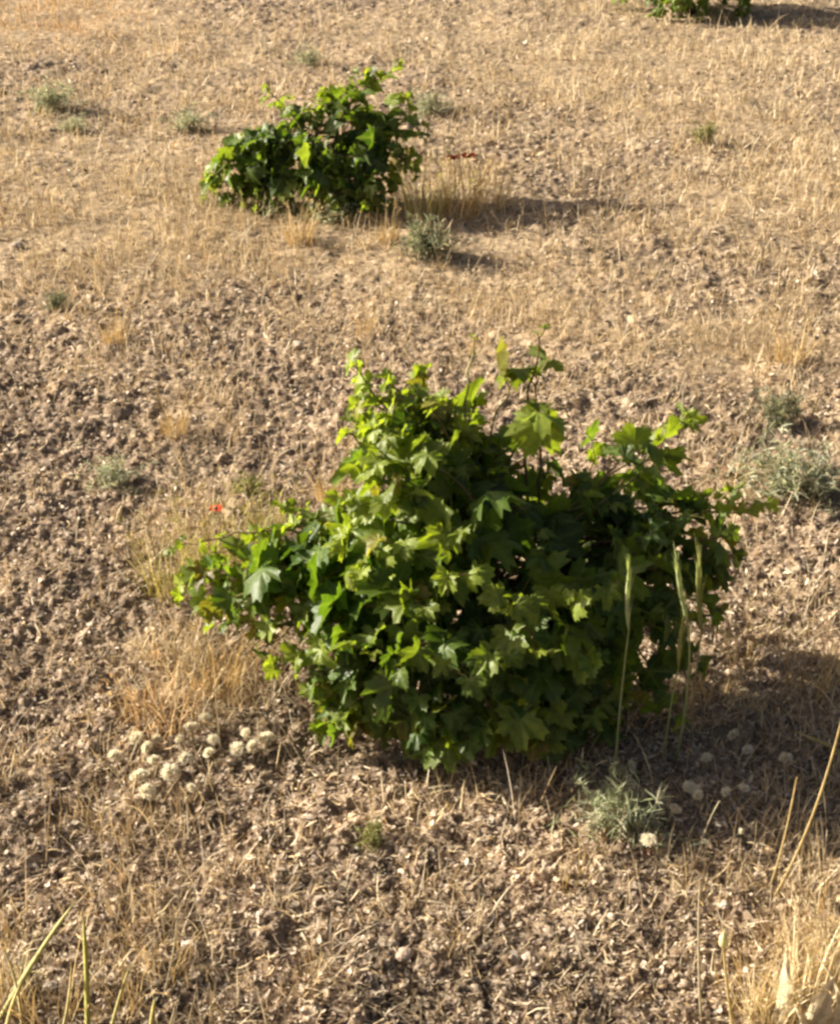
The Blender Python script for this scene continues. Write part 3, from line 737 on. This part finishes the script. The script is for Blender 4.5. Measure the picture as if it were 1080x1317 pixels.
# ------------------------------------------------------------------ tall wild grass stalks
def bz3(pts, n):
    pts = np.array(pts, float)
    if len(pts) == 2: return pts[0] + (pts[1] - pts[0]) * np.linspace(0, 1, n)[:, None]
    return bez(pts[0], 2 * pts[1] - 0.5 * (pts[0] + pts[2]), pts[2], n)

def stalk(label, path, ear=None, dy=0.0, rad=0.0016, col=(0.30, 0.27, 0.12), ecol=(0.36, 0.36, 0.16), erad=0.0036):
    """path: [(u,v) root on the ground, (u,v)..., top]; stands nearly upright from its root"""
    g = gz(on_ground(*path[0])); pts = [g - np.array([0, 0, 0.01])]
    for k, (u, v) in enumerate(path[1:]): pts.append(at_y(u, v, g[1] + dy * (k + 1) / (len(path) - 1)))
    if ear: pts.append(at_y(*ear, g[1] + dy * 1.2))
    o = empty('grass_stalk', g); tag(o, label, 'grass stalk', 'tall grass stalks')
    pts = np.array(pts) - g
    body = pts[:-1] if ear else pts
    mb = MB()
    P = bz3(body, 12) if len(body) <= 3 else body
    tube(mb, P, np.linspace(rad, rad * 0.6, len(P)), np.array(col) * np.linspace(0.85, 1.1, len(P))[:, None], 5)
    mb.build('stem', M_GREEN, o)
    if ear:
        e0, e1 = body[-1], pts[-1]; ax = e1 - e0; ln = np.linalg.norm(ax); ax = ax / ln
        eb = MB(); t = np.linspace(0, 1, 9); prof = np.interp(t, [0, .15, .6, 1], [.35, 1, .85, .15])
        bend = np.array([0.08, 0, 0]) * ln
        C = e0 + ax * (t * ln)[:, None] + bend * (t ** 2)[:, None] - bend * t[:, None]
        tube(eb, C, erad * prof, np.array(ecol), 6)
        r = np.random.default_rng(int(path[0][0])); n = 46; tt = r.random(n) * 0.9
        B = e0 + ax * (tt * ln)[:, None]; D = nrm(ax * 1.0 + r.normal(0, 0.085, (n, 3))); l = ln * 0.36
        PP = B[:, None] + D[:, None] * np.linspace(0, l, 3)[None, :, None]; sd = nrm(np.cross(D, r.normal(0, 1, (n, 3))))
        strips(eb, PP, sd[:, None] * np.array([1, .7, .2])[None, :, None] * 0.0006, np.repeat(np.array(ecol)[None] * 1.15, n, 0))
        eb.build('ear', M_GREEN, o)
    return o
GRN = (0.38, 0.42, 0.20); EAR = (0.46, 0.50, 0.26); ST = (0.52, 0.40, 0.20)
stalk('pale green bristly stalk standing alone before the right half of the vine', [(790, 1002), (797, 910), (808, 812)], (808, 728), rad=.0027, col=GRN, ecol=EAR)
stalk('tallest green stalk of the trio right of the large vine, leaning slightly left', [(868, 985), (884, 880), (884, 800)], (868, 715), dy=-.05, rad=.0027, col=GRN, ecol=EAR)
stalk('short green stalk of the trio right of the large vine, half hidden', [(853, 985), (862, 910), (872, 860)], (880, 785), dy=-.04, rad=.0023, col=GRN, ecol=(0.34, 0.33, 0.11))
stalk('yellowish green stalk farthest right of the trio by the large vine', [(888, 960), (893, 880), (902, 815)], (897, 712), dy=-.05, rad=.0022, col=(.40, .36, .18), ecol=(.33, .34, .12))
stalk('thin pale stalk at the dark foot of the large vine', [(672, 988), (673, 950), (672, 905)], rad=.0020, col=(.36, .33, .24))
stalk('tall straw stalk leaning in from the right edge', [(990, 1160), (1040, 1060), (1082, 925)], dy=-.05, rad=.0025, col=ST)
stalk('shorter straw stalk parallel to the leaning one at right edge', [(985, 1150), (1005, 1090), (1024, 1000)], dy=-.03, rad=.0021, col=ST)
stalk('grey wispy stalk bent in the shade beside the white seed heads', [(897, 1100), (910, 1060), (925, 1030)], rad=.0018, col=(.42, .36, .25))
stalk('pale upright stalk standing on soil in the lower right', [(902, 1317), (898, 1220), (900, 1130)], rad=.0022, col=(.5, .42, .3))
stalk('straw stalk with pale club head beside the bottom right clump', [(945, 1330), (935, 1270), (930, 1218)], (931, 1198), rad=.0028, col=ST, ecol=(.62, .55, .35), erad=.007)
stalk('thin dry stalk rising in the shade at the right edge', [(1006, 930), (1004, 890), (1003, 842)], rad=.0014, col=(.36, .29, .2))
stalk('slim dry stalk in the shade near the right edge, rightmost', [(1062, 930), (1068, 890), (1076, 850)], rad=.0014, col=(.36, .29, .2))
stalk('thin reddish stalk sticking up alone in the lower left soil', [(133, 1285), (134, 1240), (136, 1200)], rad=.0015, col=(.45, .35, .25))
stalk('pair-forming thin pale stalk in the lower left, leaning right', [(208, 1290), (222, 1230), (228, 1180)], rad=.0017, col=(.48, .4, .3))
stalk('long straw stem standing before the tan tuft in the lower left', [(60, 1120), (63, 1060), (68, 1000)], rad=.0013, col=(.48, .36, .24))
stalk('thin pink-brown stem rising left of the white seed heads', [(128, 1095), (132, 1050), (136, 1010)], rad=.0014, col=(.46, .36, .26))

def blade(label, path, w, col, dy=-0.03):
    g = gz(on_ground(*path[0])); P = [g]
    for k, (u, v) in enumerate(path[1:]): P.append(at_y(u, v, g[1] + dy * (k + 1)))
    P = bz3(np.array(P) - g, 10); mb = MB()
    T = nrm(np.gradient(P, axis=0)); sd = nrm(np.cross(T, np.array([0.15, 1.0, 0.35]))); up = np.cross(sd, T)
    pr = np.interp(np.linspace(0, 1, 10), [0, .3, .8, 1], [.8, 1, .7, .05])[:, None] * w / 2
    # V-folded blade with real thickness
    a = P - sd * pr; b = P + up * pr * -0.45; c = P + sd * pr; d = P + up * (pr * -0.45 - 0.0006)
    V = np.stack([a, b, c, d], 1).reshape(-1, 3); q = []
    for i in range(9):
        for j in range(4): q.append((i * 4 + j, i * 4 + (j + 1) % 4, i * 4 + 4 + (j + 1) % 4, i * 4 + 4 + j))
    mb.add(V, q, c=np.repeat(np.array(col)[None] * np.linspace(.9, 1.15, 10)[:, None], 4, 0))
    o = mb.build('coarse_grass', M_GREEN); o.location = g; tag(o, label, 'grass blade', 'broad grass blades')
blade('broad yellow-green blade slanting up right in the bottom left corner', [(-5, 1330), (45, 1235), (98, 1158)], .0085, (.46, .42, .20))
blade('upright olive yellow blade in the bottom left corner', [(114, 1345), (112, 1260), (107, 1172)], .0085, (.40, .38, .12))
blade('short yellow blade at the bottom edge left of centre', [(193, 1340), (196, 1310), (200, 1282)], .008, (.44, .39, .15))
blade('thin dry blade arching left in the bottom left corner', [(30, 1340), (22, 1270), (2, 1215)], .005, (.52, .44, .24))
blade('thin straw blade between the slanting one and the olive one', [(75, 1345), (88, 1290), (92, 1235)], .0045, (.50, .42, .22))
blade('thin yellow blade leaning right of the upright olive one', [(140, 1345), (152, 1290), (168, 1240)], .005, (.46, .41, .18))
blade('short dry blade at the extreme bottom left', [(8, 1345), (14, 1300), (28, 1262)], .006, (.52, .45, .22))
blade('yellowish blade pointing left from the right edge', [(1110, 1010), (1075, 965), (1018, 940)], .010, (.44, .38, .18))
blade('pale vertical blade in front of the hump of the large vine', [(548, 760), (549, 660), (548, 585)], .007, (.22, .26, .12), dy=-.16)

# pale papery sheaths in the bottom right corner
def sheath(label, u, v, du, dv, w, curl, seed):
    r = np.random.default_rng(seed)
    g = gz(on_ground(u, v)); e = at_y(u + du, v + dv, g[1] - .02) - g; n, m = 14, 9
    P = bz3([np.zeros(3), e * .5 + r.normal(0, .012, 3), e], n); mb = MB()
    T = nrm(np.gradient(P, axis=0)); sd = nrm(np.cross(T, np.array([0.62, 0.62, -0.35]))); up = np.cross(sd, T)
    tw = np.linspace(0, curl, n)[:, None]; sd, up = sd * np.cos(tw) + up * np.sin(tw), up * np.cos(tw) - sd * np.sin(tw)
    pr = np.interp(np.linspace(0, 1, n), [0, .3, .7, 1], [.35, 1, .75, .08])[:, None] * w / 2 * (1 + .2 * r.normal(size=(n, 1)))
    rib = .16 * r.normal(size=m); cols = []; cc = []
    for q_, k in enumerate(np.linspace(-1, 1, m)):
        edge = 1 + (.22 * r.normal(size=(n, 1)) if abs(k) > .9 else 0)
        cols.append(P + sd * pr * k * edge + up * pr * (0.7 * k * k + rib[q_])); cc.append(np.array([.80, .70, .48]) * (0.75 + .35 * r.random()) * (0.85 + .3 * r.random((n, 1))))
    V = np.stack(cols, 1).reshape(-1, 3); Cc = np.stack(cc, 1).reshape(-1, 3); V2 = V - np.repeat(up, m, 0) * .0006
    i = np.arange(n - 1)[:, None] * m + np.arange(m - 1)[None]; q = np.stack([i, i + 1, i + m + 1, i + m], -1).reshape(-1, 4)
    mb.add(V, q, c=Cc); mb.add(V2, q[:, ::-1], c=Cc * .9)
    o = mb.build('dry_sheath', M_STRAW); o.location = g; tag(o, label, 'dry leaf', 'papery dry leaves in the corner clump')
sheath('cream papery leaf standing leftmost in the bottom right clump', 1000, 1330, 10, -105, .024, .8, 1)
sheath('broad cream papery leaf lying low at the bottom right corner', 1022, 1335, 50, -78, .034, -.9, 2)
sheath('narrow cream papery leaf upright at the back of the bottom right clump', 1045, 1312, 3, -85, .013, 1.2, 3)
sheath('short curled papery leaf at the bottom edge of the right corner clump', 1040, 1340, -18, -48, .020, 1.6, 4)
sheath('pale papery leaf bending off the right edge at the bottom', 1062, 1325, 34, -60, .017, -.6, 5)

# ------------------------------------------------------------------ white dried flower heads
def puff_mesh(seed):
    r = np.random.default_rng(seed); mb = MB(); v, f = ICO2; v = np.asarray(v)
    k = 0.72 + 0.17 * r.normal(size=len(v)).clip(-1.5, 1.5)
    mb.add(v * k[:, None] * np.array([1, 1, .85]), None, f, c=np.array([0.84, 0.75, 0.58])[None] * (0.8 + 0.4 * r.random((len(v), 1))))
    n = 420; D = nrm(r.normal(0, 1, (n, 3)) + np.array([0, 0, .25])); PP = D[:, None] * np.array([.5, .85, 1.2])[None, :, None] * (0.8 + .4 * r.random((n, 1, 1))) * np.array([1, 1, .85]); sd = nrm(np.cross(D, r.normal(0, 1, (n, 3))))
    strips(mb, PP, sd[:, None] * np.array([.04, .085, .02])[None, :, None], np.array([0.92, 0.85, 0.70])[None] * (0.75 + 0.4 * r.random((n, 1))))
    return mb.mesh('head', M_PUFF)
PUFF = [puff_mesh(i) for i in range(4)]
stm = MB(); tube(stm, [(0, 0, 0), (.1, .05, -1), (.15, .0, -2.2), (0.1, -.1, -3.6)], [.12, .12, .13, .14], (.38, .34, .2), 5); STEM = stm.mesh('stem', M_STRAW)
rp = np.random.default_rng(5)
def puff(label, u, v, rad, group):
    g0 = on_ground(u, v); hz = (.045 if 'shade' in group else .03) + .03 * rp.random()
    p = at_y(u, v, g0[1] - hz * 0.9); p = np.array([p[0], p[1], max(p[2], .025)])
    g = gz(p); p[2] = max(g[2] + rad * .7, p[2])
    o = empty('seed_head', p, rp.random() * 6); o.rotation_euler = (rp.normal(0, .5), rp.normal(0, .5), rp.random() * 6); rad *= 0.62 + .5 * rp.random(); o.scale = (rad * (.8 + .5 * rp.random()), rad, rad * (.6 + .4 * rp.random())); tag(o, label, 'seed head', group)
    for nm, me in (('head', PUFF[rp.integers(0, 4)]), ('stem', STEM)):
        c = bpy.data.objects.new(nm, me); COL.objects.link(c); c.parent = o
GA = 'cream seed heads clustered left of the large vine'
for lab, u, v, rr in [
 ('topmost cream seed head of the left cluster', 264, 922, .012), ('cream seed head just below left of the topmost one', 245, 934, .009),
 ('cream seed head in the left cluster, under the orange grass', 176, 949, .0115), ('bright cream seed head at the middle top of the left cluster', 202, 950, .013),
 ('small cream seed head tucked left of the bright middle one', 189, 961, .010), ('cream seed head right of the bright middle one', 231, 950, .012),
 ('leftmost dull tan seed head of the cluster', 148, 972, .013), ('lower left cream seed head of the cluster, near bare soil', 179, 997, .013),
 ('round cream seed head low in the middle of the left cluster', 218, 993, .0135), ('greyish seed head in the centre of the left cluster', 198, 977, .012),
 ('small pale seed head between the centre and right of the cluster', 274, 951, .009), ('upper seed head of the right hand knot beside vine foot', 316, 942, .011),
 ('brightest broad seed head of the right hand knot', 324, 959, .014), ('seed head at the far right end of the left cluster', 342, 951, .013),
 ('left seed head of the right hand knot beside a yellow sprig', 305, 963, .012), ('pale elongated seed head low right of the left cluster', 247, 1013, .012),
 ('dull seed head at the bottom of the left cluster', 190, 1018, .012), ('grey seed head behind the yellow sprig', 268, 968, .010), ('faint small seed head in the centre right of the left cluster', 238, 975, .011)]:
    puff(lab, u, v, rr, GA)
GB = 'whitish seed heads in the shade right of the silvery herb'
for lab, u, v, rr in [
 ('bright whitish seed head right of the grey silvery herb', 886, 1012, .010), ('twin whitish seed head below right of the bright one', 897, 1022, .007),
 ('pale seed head on top of the grey silvery herb', 812, 985, .010), ('pale seed head in the shade, upper left of the group', 908, 974, .010),
 ('dim seed head high in the shade, farthest back', 942, 945, .009), ('small bright seed head on thin stem in the shade', 961, 964, .006),
 ('whitish seed head in the shade, right of the bright one', 933, 1018, .009), ('dim seed head in deep shade near the right stalks', 1010, 975, .009),
 ('tiny white seed head standing alone on a thin stem', 953, 1069, .0065), ('small seed head low in front of the grey silvery herb', 824, 1058, .009),
 ('pale seed head at the left foot of the grey silvery herb', 757, 1062, .009), ('flat pale seed head below the grey silvery herb', 833, 1080, .010),
 ('grey seed head beside right edge of grey silvery herb', 848, 1020, .008), ('cream seed head between the herb and the bright one', 868, 1040, .009), ('dim seed head in shade left of the lone white one', 957, 1013, .008)]:
    puff(lab, u, v, rr * 1.05, GB)

# ------------------------------------------------------------------ poppies
def poppy(label, u, v, rad, seed):
    g0 = on_ground(u, v + 45 * rad / .02); g = gz(g0); p = at_y(u, v, g[1]) - g
    o = empty('poppy', g); tag(o, label, 'poppy', 'red poppies among the grass'); r = np.random.default_rng(seed)
    mb = MB(); tube(mb, bz3([np.array([0, 0, -.01]), p * .5 + np.array([.006, 0, 0]), p], 9), .0011, (.16, .17, .06), 5); mb.build('stem', M_GREEN, o)
    for k in range(4):
        a = k * math.pi / 2 + .3; pm = MB(); V = []; nu, nv = 7, 6
        for i in range(nv):
            for j in range(nu):
                t = i / (nv - 1); s = (j / (nu - 1) - .5) * 2; ww = rad * (0.25 + .9 * math.sin(t * 1.7)) * s * .8
                rr = rad * t * (1 - .12 * s * s); z = rad * (.75 * t - .35 * t * t + .12 * math.sin(s * 5 + k) * t)
                V.append((p[0] + math.cos(a) * rr - math.sin(a) * ww, p[1] + math.sin(a) * rr + math.cos(a) * ww, p[2] + z))
        i = np.arange(nv - 1)[:, None] * nu + np.arange(nu - 1)[None]; q = np.stack([i, i + 1, i + nu + 1, i + nu], -1).reshape(-1, 4)
        pm.add(V, q, c=np.array([.58, .09, .035]) * (0.85 + .3 * r.random())); pm.build('petal', M_PETAL, o)
    c = MB(); v, f = ICO1; c.add(np.asarray(v) * rad * .25 + p + np.array([0, 0, rad * .25]), None, f, c=(.03, .035, .02)); c.build('seed_capsule', M_GREEN, o)
poppy('lone red poppy in the grass left of the large vine', 278, 656, .014, 1)
poppy('darker red poppy, left of the pair right of the medium vine', 583, 205, .024, 2)
poppy('red poppy, right of the pair right of the medium vine', 602, 203, .026, 3)

# ------------------------------------------------------------------ single stones and lumps
def stone(label, u, v, s, col, seed, flat=.7, nm='stone', cat='stone'):
    g = gz(on_ground(u, v)); mb = MB(); V = rocky(ICO3, seed, .22) * s * np.array([1, .85, flat])
    mb.add(V, None, ICO3[1], c=np.array(col)); o = mb.build(nm, M_STONE, smooth=True); o.location = (g[0], g[1], g[2] + s * .25); o.rotation_euler = (0, 0, seed)
    tag(o, label, cat, 'single stones and lumps on the soil')
stone('reddish brown earth lump right of the large vine', 935, 618, .024, (.26, .135, .085), 1, nm='earth_lump', cat='earth lump')
stone('pinkish tan stone touching the reddish brown lump', 912, 608, .016, (.46, .32, .23), 2)
stone('whitish stone in the lower left beside the pale stalks', 245, 1228, .012, (.55, .46, .37), 3)
stone('pale stone near the bottom left olive blade', 66, 1277, .011, (.55, .47, .38), 4)
stone('cream stone below the whitish one in lower left', 203, 1270, .011, (.52, .44, .35), 5)
stone('pale stone near the left edge, level with the dark grey herb', 22, 320, .022, (.5, .42, .34), 6)
stone('flat reddish chip below the grey silvery herb', 832, 1103, .013, (.25, .10, .06), 7, .4, nm='earth_lump', cat='earth lump')
stone('whitish stone in the lower right, above the club stalk', 930, 1172, .010, (.58, .5, .4), 8)
stone('small pale stone on bare soil before the large vine, leftmost', 460, 1094, .008, (.55, .48, .4), 9)
stone('tan stone in the lower middle bottom edge', 520, 1235, .014, (.44, .33, .25), 10)
stone('pale stone at the left edge of bare clods', 12, 582, .014, (.5, .42, .34), 11)
stone('light stone on gravelly soil above the hump of the large vine', 385, 452, .018, (.5, .42, .33), 12)
